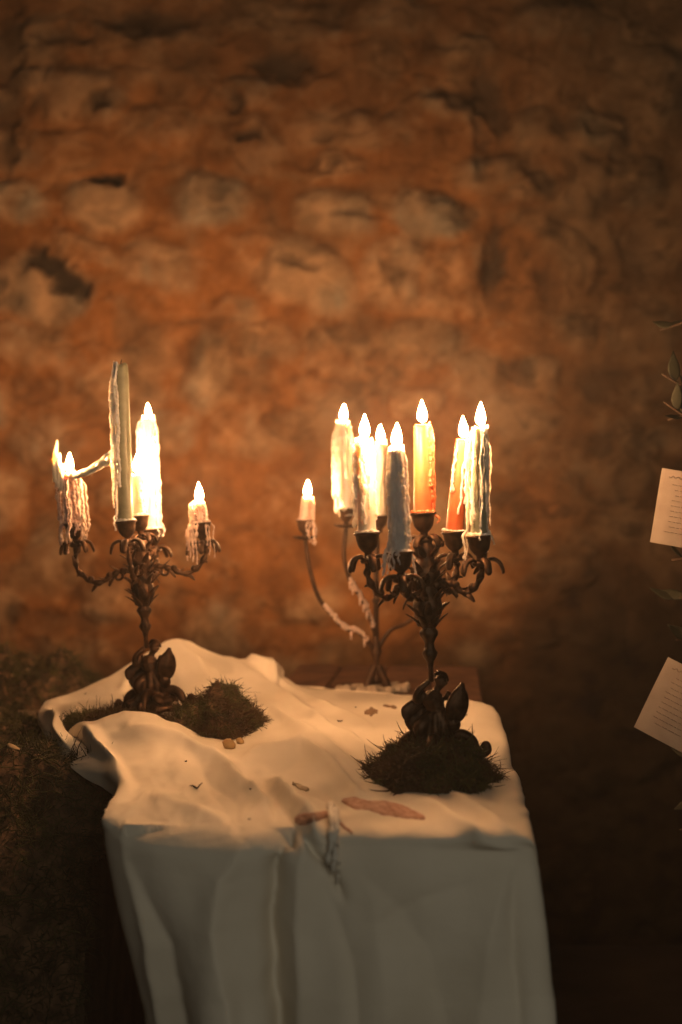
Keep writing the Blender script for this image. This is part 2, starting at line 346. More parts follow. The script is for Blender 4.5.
# ------------------------------------------------------------------ tablecloth
def cloth():
    def c(L): return [t if isinstance(t, Vector) else (T(*t) if len(t) == 2 else P(*t)) for t in L]
    R = []
    R0 = c([(50,701,2.72), (100,682,2.84), (148,655,2.9), (180,640,2.92), (238,661,2.96), (267,665,2.97), (292,686), (405,697), (486,706)])
    Rb = [p+Vector((0, .07, -(p.z-.765)*.9)) if p.z > .775 else p+Vector((0, .012, .001)) for p in R0]
    R += [Rb, R0]
    R.append(c([(44,712,2.6), (92,698,2.68), (140,684,2.72), (187,670,2.74), (238,680,2.82), (285,694), (350,701), (420,711), (491,715)]))
    R.append(c([(50,724,2.42), (95,719,2.48), (145,721,2.5), (190,725,2.47), (240,716,2.56), (297,712), (357,717), (425,727), (496,731)]))
    R.append(c([(60,736,2.3), (82,727,2.28), (130,713,2.28), (172,725,2.26), (225,752,2.2), (298,738,2.26), (362,742), (430,753), (504,759)]))
    R.append(c([(82,762,2.15), (108,757,2.12), (150,747,2.1), (195,762,2.06), (247,774,2.0), (310,768,2.03), (372,771), (440,780), (512,787)]))
    R.append(c([(120,782,1.96), (140,783,1.94), (172,785,1.91), (215,791,1.87), (264,799,1.83), (320,799,1.82), (382,803), (450,810), (519,814)]))
    R.append(c([(110,804,1.80), (140,814,1.745), (180,820,1.71), (225,822,1.70), (274,824,1.69), (327,827), (387,829), (456,833), (523,834)]))
    R.append(c([(105,817,1.735), (138,838,1.68), (180,845,1.655), (225,846,1.645), (276,846,1.64), (332,849,1.635), (391,851,1.625), (460,853,1.62), (527,850,1.62)]))
    R.append(c([(106,842,1.725), (138,868,1.675), (182,878,1.645), (228,880,1.635), (280,880,1.635), (335,882,1.625), (395,884,1.615), (464,884,1.61), (529,880,1.61)]))
    R.append(c([(119,905,1.725), (148,925,1.675), (190,930,1.635), (236,932,1.63), (283,932,1.635), (338,934,1.615), (398,934,1.61), (468,934,1.60), (536,932,1.60)]))
    R.append(c([(138,985,1.725), (163,990,1.675), (202,990,1.625), (243,992,1.625), (286,992,1.63), (342,992,1.605), (402,992,1.60), (474,992,1.595), (542,990,1.59)]))
    R.append(c([(148,1040,1.725), (172,1045,1.67), (208,1045,1.615), (246,1045,1.62), (288,1045,1.63), (345,1045,1.60), (406,1045,1.595), (478,1045,1.585), (548,1045,1.58)]))
    R.append([p+Vector((0, -.01, -.22)) for p in R[-1]])
    for j, r in enumerate(R):
        p = r[-1]; q = r[0]
        if j < 8:   # over the table's right edge
            dz = .0 if j else 0
            r += [p+Vector((.016, .0, -.035)), p+Vector((.02, 0, -.12)), p+Vector((.024, 0, -.30))]
            r.insert(0, q+Vector((-.012, 0, -.012)) if j < 6 else q+Vector((-.006, .03, -.03)))
        else:
            k = min(1, (j-7)/2)
            r += [p+Vector((.014, .03, -.03*(1-k))), p+Vector((.018, .11, -.08*(1-k))), p+Vector((.02, .28, -.2*(1-k)))]
            r.insert(0, q+Vector((0, .06, 0)))
    A = np.array([[tuple(p) for p in r] for r in R])
    def up(A, n):
        Q = np.concatenate([2*A[:1]-A[1:2], A, 2*A[-1:]-A[-2:-1]]); out = []
        for i in range(1, len(Q)-2):
            a, b, c_, d = Q[i-1], Q[i], Q[i+1], Q[i+2]
            for t in np.linspace(0, 1, n, endpoint=False): out.append(.5*(2*b+(c_-a)*t+(2*a-5*b+4*c_-d)*t*t+(3*b-a-3*c_+d)*t**3))
        out.append(Q[-2]); return np.array(out)
    G = up(A, 18); G = up(G.transpose(1, 0, 2), 18).transpose(1, 0, 2)
    nu, nv = G.shape[:2]
    du = np.gradient(G, axis=0); dv = np.gradient(G, axis=1); Nn = np.cross(du, dv); Nn /= np.linalg.norm(Nn, axis=-1, keepdims=True)+1e-12
    k = nu//2; s = np.sign(Nn[int(nu*.45), int(nv*.6), 2]); Nn *= s
    px = 341+G[..., 0]/G[..., 1]*F; py = 512-(G[..., 2]-CAMZ)/G[..., 1]*F
    Dp = np.zeros((nu, nv))
    wx = px+5*fbm(px/30, py/30, 2, 71); wy = py+5*fbm(px/30+4, py/30+2, 2, 72)
    def ridge(pts, amp, w, sharp=0):
        # amplitude (m), half width (design px); tapers at the ends
        nonlocal Dp
        best = np.full((nu, nv), 1e9); par = np.zeros((nu, nv)); n = len(pts)-1
        for i in range(n):
            a = np.array(pts[i], float); b = np.array(pts[i+1], float); d = b-a; L2 = d@d
            t = np.clip(((wx-a[0])*d[0]+(wy-a[1])*d[1])/L2, 0, 1)
            ds = np.hypot(wx-a[0]-t*d[0], wy-a[1]-t*d[1]); m_ = ds < best
            best = np.where(m_, ds, best); par = np.where(m_, (i+t)/n, par)
        end = np.clip(np.sin(np.pi*np.clip(par, 0.02, .98))**.5, 0, 1)
        prof = .42*np.exp(-(best/w)**2)+.8*np.exp(-np.abs(best/(w*.5))**1.25)
        fade = 1.0
        Dp += amp*prof*end*(1.45 if pts[0][1] < 826 else (1.0 if w < 13 else .62))
    # --- folds on the top
    ridge([(232,662), (262,688), (300,712), (350,742), (395,768)], .013, 8)
    ridge([(262,668), (290,692), (330,710), (370,728)], .008, 6)
    ridge([(205,668), (245,690), (285,722), (330,752), (380,790)], .010, 9)
    ridge([(220,672), (255,700), (290,730)], -.006, 6)
    ridge([(238,765), (262,752), (300,748), (330,770), (360,800), (400,815)], .010, 9)
    ridge([(245,778), (285,775), (320,792), (345,812)], -.009, 7)
    ridge([(130,730), (170,742), (215,765), (250,790), (280,820)], .012, 12)
    ridge([(85,728), (100,745), (112,765), (126,785)], .016, 8)
    ridge([(60,712), (72,730), (88,752)], -.014, 6)
    ridge([(48,712), (58,728), (70,748)], .014, 6)
    ridge([(240,770), (270,800), (288,828), (296,850)], -.014, 7)
    ridge([(262,772), (290,800), (312,822), (322,842)], .012, 8)
    ridge([(150,800), (190,812), (230,826)], .006, 12)
    ridge([(200,770), (225,800), (240,830)], -.006, 10)
    ridge([(400,800), (440,815), (480,838), (520,848)], .008, 9)
    ridge([(440,790), (480,812), (515,835)], .006, 7)
    ridge([(300,720), (360,742), (420,760)], -.005, 8)
    ridge([(65,700), (110,695), (150,680)], -.006, 7)
    ridge([(180,645), (200,668), (215,690)], .008, 8)
    ridge([(150,655), (120,690), (100,700)], .006, 7)
    ridge([(245,660), (268,672), (275,688)], .016, 6)
    # --- folds in the hanging front
    ridge([(285,828), (276,862), (271,910), (275,970), (282,1060), (285,1200)], -.026, 12)
    ridge([(300,832), (316,852), (332,872), (344,900)], -.014, 6)
    ridge([(304,828), (300,870), (298,920), (304,990), (308,1060), (310,1200)], .016, 15)
    ridge([(250,842), (222,880), (214,930), (222,990), (230,1060), (230,1200)], .026, 22)
    ridge([(128,850), (146,900), (166,950), (180,1040), (186,1200)], -.016, 16)
    ridge([(120,830), (134,880), (150,940), (165,1040), (170,1200)], .010, 12)
    ridge([(344,850), (372,900), (382,960), (386,1060), (386,1200)], .008, 26)
    ridge([(352,868), (392,900), (430,950), (452,1060), (460,1200)], -.009, 26)
    ridge([(312,850), (335,905), (352,960), (362,1060), (366,1200)], -.010, 15)
    ridge([(518,856), (500,900), (486,960), (478,1060), (474,1200)], .011, 20)
    ridge([(518,856), (512,900), (516,980), (520,1060), (520,1200)], -.008, 11)
    ridge([(360,930), (420,900), (480,880)], -.004, 12)
    Dp += .009*(.5-np.abs(fbm(px/42+3+py/60, py/26, 3, 55))*3)*.6 *np.clip((850-py)/40, .12, 1) + .0022*fbm(px/14, py/9, 2, 57)*np.clip((850-py)/30, 0, 1) + .006*fbm(px/30, py/220, 2, 58)*np.clip((py-845)/60, 0, 1)
    G = G + Nn*Dp[..., None]
    # keep it resting on the table top and the bench
    rel = G-np.array([FR.x, FR.y, 0]); b_ = rel@np.array(ux); a_ = -(rel@np.array([uw.x, uw.y, 0]))
    ins = (a_ > -.012) & (a_ < TW+.012) & (b_ > -.012) & (b_ < TL)
    up_ = ins & (np.arange(nu)[:, None] < 8.6*18) & (G[..., 2] > .68) & (np.arange(nv)[None, :] <= 10*18)
    G[..., 2] = np.where(up_, np.maximum(G[..., 2], .7485), G[..., 2])
    o = np_obj('tablecloth', G.reshape(-1, 3), gridF(nu, nv), M['linen'])
    return o, G
CL, CG = cloth()
tag(CL, 'ivory linen cloth heaped at the left and hanging off the table front', 'tablecloth')
CL.modifiers.new('thickness', 'SOLIDIFY').thickness = .0012
_n = [p.normal.z for p in list(CL.data.polygons)[len(CL.data.polygons)//2:len(CL.data.polygons)//2+50]]
CL.modifiers['thickness'].offset = 0
bvh = BVHTree.FromPolygons([v.co.copy() for v in CL.data.vertices], [tuple(p.vertices) for p in CL.data.polygons])
def ground(x, y, z0=1.0, default=.705):
    h = bvh.ray_cast(Vector((x, y, z0)), Vector((0, 0, -1)))
    return h[0].z if h[0] is not None and h[0].z > .6 else default
def seen(px, py):   # first cloth point in that direction from the lens
    h = bvh.ray_cast(Vector((0, 0, CAMZ)), P(px, py, 1)-Vector((0, 0, CAMZ)))
    return h[0], h[1]

# ------------------------------------------------------------------ moss
def moss(name, label, cat, hgt, cx, cy, rx, ry, n, L=(.012, .03), mat_='moss', hmax=.03, r=.0006, core='earth', seed=1, curl=2.6):
    """a mound of earth following hgt(x,y) with a thicket of curled strands"""
    g = np.random.default_rng(seed); nn = 44; nt = 72
    V = []; 
    def top(x, y, q):
        return hgt(x, y) + hmax*max(0, 1-q**3)*(.85+1.5*float(fbm(x*24+seed, y*16, 3, seed))) 
    for i in range(nn):
        q = i/(nn-1)
        for k in range(nt):
            a = 2*math.pi*k/nt; w = 1+.8*float(fbm(math.cos(a)*2.6+seed*3.1, math.sin(a)*2.6, 3, seed+5))
            x = cx+rx*w*q*math.cos(a); y = cy+ry*w*q*math.sin(a); V.append((x, y, top(x, y, q)-(.004 if q > .97 else 0)))
    Fq = [(i*nt+k, i*nt+(k+1) % nt, (i+1)*nt+(k+1) % nt, (i+1)*nt+k) for i in range(nn-1) for k in range(nt)]
    V = np.array(V); FF = np.array(Fq); nm0 = len(FF)
    Vs = [V]; Fs = [FF]; off = len(V)
    a = g.uniform(0, 2*math.pi, n); q = np.sqrt(g.uniform(0, 1, n)); w = 1+.8*fbm(np.cos(a)*2.6+seed*3.1, np.sin(a)*2.6, 3, seed+5)
    x = cx+rx*w*q*np.cos(a); y = cy+ry*w*q*np.sin(a)
    z = np.array([top(float(i), float(j), float(k)) for i, j, k in zip(x, y, q)])
    base = np.stack([x, y, z], 1)
    az = g.uniform(0, 2*math.pi, n); out = .5*q
    d = np.stack([np.cos(az)+out*np.cos(a)*2, np.sin(az)+out*np.sin(a)*2, g.uniform(-.1, 1.1, n)], 1); d /= np.linalg.norm(d, axis=1, keepdims=True)
    ln = g.uniform(L[0], L[1], n)*(1+(g.uniform(0, 1, n) > .9)*.9); bend = g.normal(0, 1, (n, 3))*curl*.6; bend[:, 2] -= .5*curl
    segs = 5; pts = []
    p = base.copy(); 
    for k in range(segs): pts.append(p.copy()); d = d+bend/segs; d /= np.linalg.norm(d, axis=1, keepdims=True); p = p+d*(ln/(segs-1))[:, None]
    side = g.normal(0, 1, (n, 3)); side /= np.linalg.norm(side, axis=1, keepdims=True)
    side2 = np.cross(side, d); side2 /= np.linalg.norm(side2, axis=1, keepdims=True)+1e-9
    rr = r*g.uniform(.5, 1.7, n)
    tri = []
    for k in range(segs):
        rk = (rr*(1.2-.9*k/(segs-1)))[:, None]
        for m_ in range(3):
            th = 2*math.pi*m_/3; tri.append(pts[k]+(side*math.cos(th)+side2*math.sin(th))*rk)
    tv = np.stack(tri, 1).reshape(-1, 3); idx = (np.arange(n)*segs*3)[:, None]+off
    fs = []
    for k in range(segs-1):
        for m_ in range(3):
            m2 = (m_+1) % 3; fs.append(np.concatenate([idx+k*3+m_, idx+k*3+m2, idx+(k+1)*3+m2, idx+(k+1)*3+m_], 1))
    Vs.append(tv); Fs.append(np.concatenate(fs))
    o = np_obj(name, np.concatenate(Vs), np.concatenate(Fs), M[mat_])
    o.data.materials.append(M[core]); mi = np.zeros(len(o.data.polygons), np.int32); mi[:nm0] = 1; o.data.materials.append(M['moss_tip']); gr = (fbm(x*40, y*30, 3, seed+40) > .06) | (g.uniform(0, 1, n) > .93); mi[nm0:] = np.tile(np.where(gr, 2, 0), (segs-1)*3); o.data.polygons.foreach_set('material_index', mi)
    tag(o, label, cat, kind='stuff'); return o
gc = lambda x, y: ground(x, y)-.001
def bench_h(x, y):
    h = .70
    if y < 2.16: h -= (2.16-y)**1.0*1.2
    return h
moss('moss_clump', 'dark moss tufts around the foot of the right candelabrum', 'moss', gc, .120, 1.955, .088, .13, 5200, (.010, .024), 'moss_dry', .046, .0008, seed=3)
moss('moss_clump', 'brown moss heap behind and right of the left candelabrum foot', 'moss', gc, -.222, 2.42, .075, .12, 4200, (.010, .024), 'moss_dry', .062, .0008, seed=5)
moss('moss_clump', 'thin dark moss in the cloth hollow at the left candelabrum foot', 'moss', gc, -.385, 2.46, .10, .06, 4000, (.008, .02), 'moss_dry', .014, .0008, seed=6)
moss('moss_bank', 'large dark mossy bank beside the cloth at the left frame edge', 'moss', bench_h, -.56, 2.14, .27, .22, 13000, (.014, .034), 'moss', .062, .0008, seed=8)
moss('moss_bank', 'dark moss heap against the stone wall behind the cloth hump', 'moss', bench_h, -.71, 3.16, .20, .16, 6000, (.014, .03), 'moss', .10, .0009, seed=9)
moss('moss_bank', 'mossy growth on the bench far left against the wall', 'moss', bench_h, -1.1, 3.05, .30, .3, 6000, (.014, .03), 'moss', .09, .0009, seed=10)
moss('moss_bank', 'moss spread on the middle of the bench left of the cloth', 'moss', bench_h, -.80, 2.66, .26, .26, 7000, (.014, .03), 'moss', .05, .0009, seed=12)

# ------------------------------------------------------------------ candelabra
def cup_prof(s=1.0):
    return [(0, -.034), (.0065*s, -.034), (.0055*s, -.030), (.0052*s, -.026), (.009*s, -.023), (.0135*s, -.017), (.0155*s, -.008), (.0162*s, -.002), (.0185*s, -.0005), (.0190*s, .001), (.0182*s, .0022), (.0152*s, .0015), (.0148*s, -.006), (.0130*s, -.013), (.006*s, -.017), (0, -.0175)]
def pan(mb, c, n=5, R_=.03, ph=0, drop=.012, rr=.0052):
    c = Vector(c)
    mb.lathe([(0, -.0405), (.010, -.0405), (.0125, -.037), (.010, -.0335), (0, -.033)], 14, c)
    for k in range(n):
        a = ph+2*math.pi*k/n; d = Vector((math.cos(a), math.sin(a), 0))
        pts = spline([c+d*.006+Vector((0, 0, -.037)), c+d*R_*.5+Vector((0, 0, -.031)), c+d*R_*.85+Vector((0, 0, -.036)), c+d*R_*1.02+Vector((0, 0, -.037-drop)), c+d*R_*.96+Vector((0, 0, -.040-drop))], 4)
        mb.tube(pts, interp([0, .3, .7, 1], [rr*.8, rr*1.2, rr, rr*.4], len(pts)), 8, flat=.5, up=(0, 0, 1))
def leafy(mb, p, d, L_, w, upv=(0, 0, 1), curl=.6):
    p = Vector(p); d = Vector(d).normalized(); u = Vector(upv)
    pts = [p+d*L_*t+u*L_*curl*(t*t) for t in np.linspace(0, 1, 7)]
    mb.tube(pts, [w*.5, w*.95, w*1.1, w, w*.85, w*.65, w*.35], 8, flat=.35, up=u)
def arm_part(root, a0, a1, low, seed):
    """a0: root point on the body, a1: cup rim centre, low: height of the sag"""
    R = random.Random(seed); a0 = Vector(a0); a1 = Vector(a1); d = Vector((a1.x-a0.x, a1.y-a0.y, 0)); Ln = d.length; d.normalize()
    z = Vector((0, 0, 1)); end = a1+z*(-.040)
    def at(t, zz): q = a0+d*Ln*t; return Vector((q.x, q.y, zz))
    pts = spline([a0, at(.22, a0.z+.006), at(.42, low+.010), at(.66, low), at(.9, low+.012), at(1.04, low+.034), at(1.0, end.z)], 8)
    mb = MB(); n = len(pts)
    rad = [(.0042+.0012*math.sin(i*1.1)+.0008*R.random()) for i in range(n)]
    mb.tube(pts, rad, 10)
    for k in range(9):      # acanthus leaves along the arm
        i = int((.1+.82*k/8)*(n-1)); t = (pts[min(i+1, n-1)]-pts[max(i-1, 0)]).normalized(); s = z.cross(t); s = s.normalized() if s.length > .1 else d.cross(z)
        sg = 1 if k % 2 else -1
        leafy(mb, pts[i], t*.7+s*sg*.5+z*.3*sg, .014+.006*R.random(), .0042, upv=z*.6+s*sg*.4, curl=.7*sg)
    sc = at(.30, a0.z-.004)   # inner volute
    mb.tube([sc+d*.011*(1-t*.75)*math.cos(t*8)+z*(.011*(1-t*.75)*math.sin(t*8)) for t in np.linspace(0, 1, 22)], interp([0, 1], [.003, .002], 22), 7)
    for q in (.45, .8): mb.ell(at(q, low+(.012 if q < .5 else .008)), (.0062, .0062, .0062), n=8, m=6)
    arm = mb.build('arm', M['bronze'], root)
    mb = MB(); pan(mb, a1, 5, .030, ph=R.uniform(0, 6)); mb.build('drip_pan', M['bronze'], arm)
    MB().lathe(cup_prof(), 26, a1).build('candle_cup', M['bronze'], arm)
def statuette(root, mirror=1, seed=1):
    mb = MB(); m_ = mirror; R = random.Random(seed)
    def V3(x, y, z): return Vector((x*m_*1.16, y*1.1, z*.80))
    def tb_(pts, r, n=10, **k): p = spline([V3(*q) for q in pts], 5); mb.tube(p, interp(np.linspace(0, 1, len(r)), r, len(p)), n, **k)
    # cloaked warrior: legs, torso, raised arm holding the staff, bent arm on the shield
    tb_([(-.004, 0, .062), (-.020, -.012, .048), (-.018, -.010, .028), (-.026, -.016, .012)], [.013, .011, .008, .006])
    tb_([(.008, 0, .062), (.020, -.012, .052), (.016, .002, .030), (.022, -.012, .012)], [.013, .011, .008, .006])
    tb_([(-.026, -.014, .012), (-.040, -.022, .010)], [.006, .004]); tb_([(.022, -.012, .012), (.034, -.022, .010)], [.006, .004])
    tb_([(0, 0, .055), (.001, -.002, .075), (-.002, 0, .092), (.001, 0, .106)], [.014, .0125, .0165, .010])
    tb_([(.001, 0, .104), (.004, -.001, .112), (.006, -.001, .116)], [.006, .0055, .0055])
    tb_([(-.012, 0, .101), (-.022, -.004, .094), (-.020, -.008, .110), (-.006, -.006, .126)], [.0072, .0062, .005, .004])
    tb_([(.013, 0, .100), (.024, -.004, .090), (.022, -.014, .078)], [.007, .006, .0045])
    mb.ell(V3(.008, -.002, .124), (.0082, .0092, .0105))
    tb_([(.000, .002, .132), (.006, .002, .138), (.014, .001, .134), (.018, .002, .122)], [.002, .0042, .0038, .0015])   # helmet crest
    mb.ell(V3(.014, -.006, .121), (.0028, .003, .003)); mb.ell(V3(.008, -.001, .128), (.0100, .0105, .0045))
    tb_([(-.008, .009, .104), (-.020, .014, .080), (-.026, .012, .056), (-.020, .010, .034)], [.009, .013, .015, .010], flat=.5)  # cloak
    tb_([(-.018, .008, .090), (-.034, .006, .074), (-.036, .004, .058)], [.008, .010, .004], flat=.4)
    for k in range(11): a = k/11*2*math.pi; tb_([(.010*math.cos(a), .010*math.sin(a), .070), (.017*math.cos(a), .015*math.sin(a), .045), (.021*math.cos(a), .016*math.sin(a), R.uniform(.012, .026))], [.006, .0062, .0042])   # skirt of the tunic
    # rocky naturalistic mound
    for k in range(26):
        a = R.uniform(0, 6.28); q = R.uniform(0, .034); mb.ell(V3(q*math.cos(a), q*math.sin(a), R.uniform(-.002, .030)*(1-q/.05)), (R.uniform(.008, .016), R.uniform(.008, .014), R.uniform(.006, .012)), rot=Euler((R.random(), R.random(), R.random())))
    o = mb.build('statuette', M['bronze'], root)
    md = o.modifiers.new('fuse', 'REMESH'); md.mode = 'VOXEL'; md.voxel_size = .0017; md.use_smooth_shade = True
    # shield
    mb = MB(); rings = 9; nk = 22; c = V3(.026, -.018, .083); rot = Euler((math.radians(12), math.radians(12*m_), math.radians(22*m_)))
    Vv = []; 
    for side in (0, 1):
        for i in range(rings):
            q = i/(rings-1)
            for k in range(nk):
                a = 2*math.pi*k/nk; x = .017*q*math.cos(a)*(1-.12*math.sin(a)); z = q*(.027*math.sin(a)) + (q*.006 if abs(math.cos(a)) < .2 and math.sin(a) > 0 else 0)
                y = -.008*(1-q*q)+(.0025 if side else 0)-(.0015 if .78 < q < .95 else 0)
                Vv.append(c+rot.to_matrix() @ Vector((x, y, z)))
    Fc = []
    for sd in (0, 1):
        o_ = sd*rings*nk
        Fc += [(o_+i*nk+k, o_+i*nk+(k+1) % nk, o_+(i+1)*nk+(k+1) % nk, o_+(i+1)*nk+k) for i in range(rings-1) for k in range(nk)]
    e1 = (rings-1)*nk; e2 = rings*nk+e1
    Fc += [(e1+k, e1+(k+1) % nk, e2+(k+1) % nk, e2+k) for k in range(nk)]
    mb.add(Vv, Fc); mb.build('shield', M['bronze'], root)
    # base ring and scrolled feet
    mb = MB(); mb.lathe([(0, -.012), (.040, -.012), (.043, -.006), (.037, 0), (.030, .004), (.024, .010), (0, .012)], 30, (0, 0, 0), wob=.06, lobes=9)
    mb.build('base', M['bronze'], root)
    for k in range(4):
        a = math.radians(45+90*k)+.55*m_; d = Vector((math.cos(a), math.sin(a), 0)); z = Vector((0, 0, 1)); mb = MB()
        pts = spline([d*.018+z*.020, d*.034+z*.024, d*.048+z*.016, d*.054+z*.003, d*.062-z*.004, d*.070+z*.001, d*.068+z*.009, d*.062+z*.005], 5)
        mb.tube(pts, interp([0, .3, .6, .85, 1], [.0085, .0075, .006, .006, .0035], len(pts)), 9)
        mb.build('foot', M['bronze'], root)
def stem_part(root, top, bot, low):
    """body from the centre cup (top) to the staff held by the figure (bot)"""
    top = Vector(top); bot = Vector(bot)
    ax = (top-bot); Ln = ax.length; ax.normalize()
    mb = MB()
    pr = [(0, 0), (.0035, 0), (.0032, .02), (.005, .030), (.0085, .036), (.0105, .042), (.007, .048), (.006, .056), (.0085, .062), (.012, .068), (.0125, .073), (.009, .078), (.011, .086), (.017, .096), (.020, .108), (.018, .120), (.014, .130),
          (.013, .140), (.017, .150), (.019, .160), (.015, .170), (.011, .178), (.012, .186), (.014, .194), (.010, .202), (.0075, .208)]
    sc = (Ln-.036)/.208
    mb.lathe([(r, z*sc) for r, z in pr], 22, bot, ax, wob=.07, lobes=6)
    R = random.Random(3)
    for ring, (h, rr, n) in enumerate([(.078, .010, 6), (.094, .016, 6), (.116, .018, 7), (.138, .012, 6), (.156, .017, 6), (.18, .011, 5)]):
        for k in range(n):
            a = 2*math.pi*(k+.5*(ring % 2))/n; d = Vector((math.cos(a), math.sin(a), 0)); p = bot+ax*(h*sc)+d*rr*.8
            leafy(mb, p, d*.45+Vector((0, 0, 1)), .020+.006*R.random(), .0055, upv=d, curl=.55)
            if k % 2: mb.ell(p+d*.004+ax*.008, (.0048, .0048, .0058), n=8, m=6)
    mb.build('stem', M['bronze'], root)
    mb = MB(); pan(mb, top, 5, .027, ph=.4, drop=.008); 
    dp = mb.build('drip_pan', M['bronze'], root); MB().lathe(cup_prof(), 26, top).build('candle_cup', M['bronze'], root)

CUPS = {}
def figural(key, label, base, lean, cups, centre, mirror, seed):
    root = empty('bronze_candelabrum', base, (0, lean, 0)); tag(root, label, 'candelabrum', )
    Mx = Matrix.Translation(base) @ Euler((0, lean, 0)).to_matrix().to_4x4(); inv = Mx.inverted()
    c0 = inv @ centre; bot = Vector((-.004*mirror, -.006, .100))
    statuette(root, mirror, seed); stem_part(root, c0, bot, 0)
    ax = c0-bot
    for i, w in enumerate(cups):
        c = inv @ w; d = Vector((c.x-c0.x, c.y-c0.y, 0)).normalized(); h = bot+ax*(.48); a0 = Vector((h.x, h.y, h.z))+d*.012
        a0.z = bot.z+.134
        arm_part(root, a0, c, bot.z+.122, seed*10+i)
    return root
RB = P(438, 775, 2.0); RB.z = ground(RB.x, RB.y)+.030
right_c = figural('R', 'dark bronze figural candelabrum with five candles on the right of the table', RB, math.radians(-3.4),
                  [P(367,534,1.965), P(400,553,1.91), P(454,533,2.07), P(479,537,1.965)], P(423,514,2.0), 1, 2)
LBs = P(155, 722, 2.5); LBs.z = ground(LBs.x, LBs.y)+.026
left_c = figural('L', 'dark bronze figural candelabrum on the heaped cloth at the left', LBs, math.radians(-6.0),
                 [P(74,524,2.5), P(126,522,2.41), P(153,530,2.58), P(201,524,2.5)], P(139,517,2.5), 1, 4)

# rear thin candelabrum
KB = P(376, 689, 2.98); KB.z = ground(KB.x, KB.y)+.004
rear = empty('iron_candelabrum', KB); tag(rear, 'slender three-legged iron candelabrum standing behind, near the wall', 'candelabrum')
def loc(px, py, D): return P(px, py, D)-KB
mb = MB(); z0 = .07
mb.lathe([(0, .05), (.010, .052), (.012, .062), (.007, .070), (.006, .10), (.010, .112), (.013, .120), (.008, .128), (.006, .15), (.0058, .22), (.009, .226), (.006, .232), (.0055, .30), (.008, .34), (.005, .372), (0, .372)], 16, (0, 0, 0))
mb.build('stem', M['iron'], rear)
for k in range(3):
    a = math.radians(100+120*k); d = Vector((math.cos(a), math.sin(a), 0)); z = Vector((0, 0, 1)); mb = MB()
    pts = spline([d*.004+z*.088, d*.014+z*.07, d*.028+z*.042, d*.046+z*.016, d*.060+z*.006, d*.066+z*.012], 5)
    mb.tube(pts, interp([0, .5, 1], [.009, .0075, .004], len(pts)), 8); mb.build('leg', M['iron'], rear)
rear_cups = {'H': loc(305, 521, 2.92), 'F': loc(346, 509, 2.90), 'G': Vector((.008, 0, .402)), 'X': loc(432, 545, 3.0)}
MB().lathe(cup_prof(), 22, rear_cups['G']).build('candle_cup', M['iron'], rear)
def rear_arm(pts, cup, w=None):
    mb = MB(); pp = spline(pts, 7); mb.tube(pp, .0045, 9)
    e = cup+Vector((0, 0, -.036)); a = mb.build('arm', M['iron'], rear)
    mb = MB(); mb.lathe([(0, 0), (.012, 0), (.022, .004), (.024, .007), (.020, .006), (.010, .003), (0, .003)], 20, e+Vector((0, 0, -.002)), wob=.08, lobes=8); mb.build('drip_pan', M['iron'], a)
    MB().lathe(cup_prof(), 22, cup).build('candle_cup', M['iron'], a)
    if w:
        mb = MB(); R = random.Random(w)
        for i in range(int(len(pp)*.1), int(len(pp)*.62)):
            p = pp[i]; mb.ell(p+Vector((R.uniform(-.001, .001), -.002, .003)), (R.uniform(.004, .006), R.uniform(.004, .006), R.uniform(.004, .008)), n=8, m=6)
            if R.random() < .25: mb.tube([p, p-Vector((0, .003, .010)), p-Vector((0, .003, .020))], [.003, .0025, .0015], 7)
        q = mb.build('wax_crust', M['wax_pink'], a); q['label'] = 'pale wax crust on the arm'
c = rear_cups['H']; rear_arm([Vector((0, 0, .118)), loc(360,633,2.96), loc(345,628,2.95), loc(333,616,2.94), loc(319,598,2.93), loc(310,570,2.92), c+Vector((0, 0, -.036))], c, 3)
c = rear_cups['F']; rear_arm([Vector((0, 0, .150)), loc(368,612,2.95), loc(360,596,2.93), loc(350,580,2.91), loc(344,556,2.90), c+Vector((0, 0, -.036))], c, 5)
c = rear_cups['X']; rear_arm([Vector((0, 0, .118)), loc(390,631,2.98), loc(405,624,3.0), loc(420,612,3.0), loc(430,590,3.0), c+Vector((0, 0, -.036))], c)

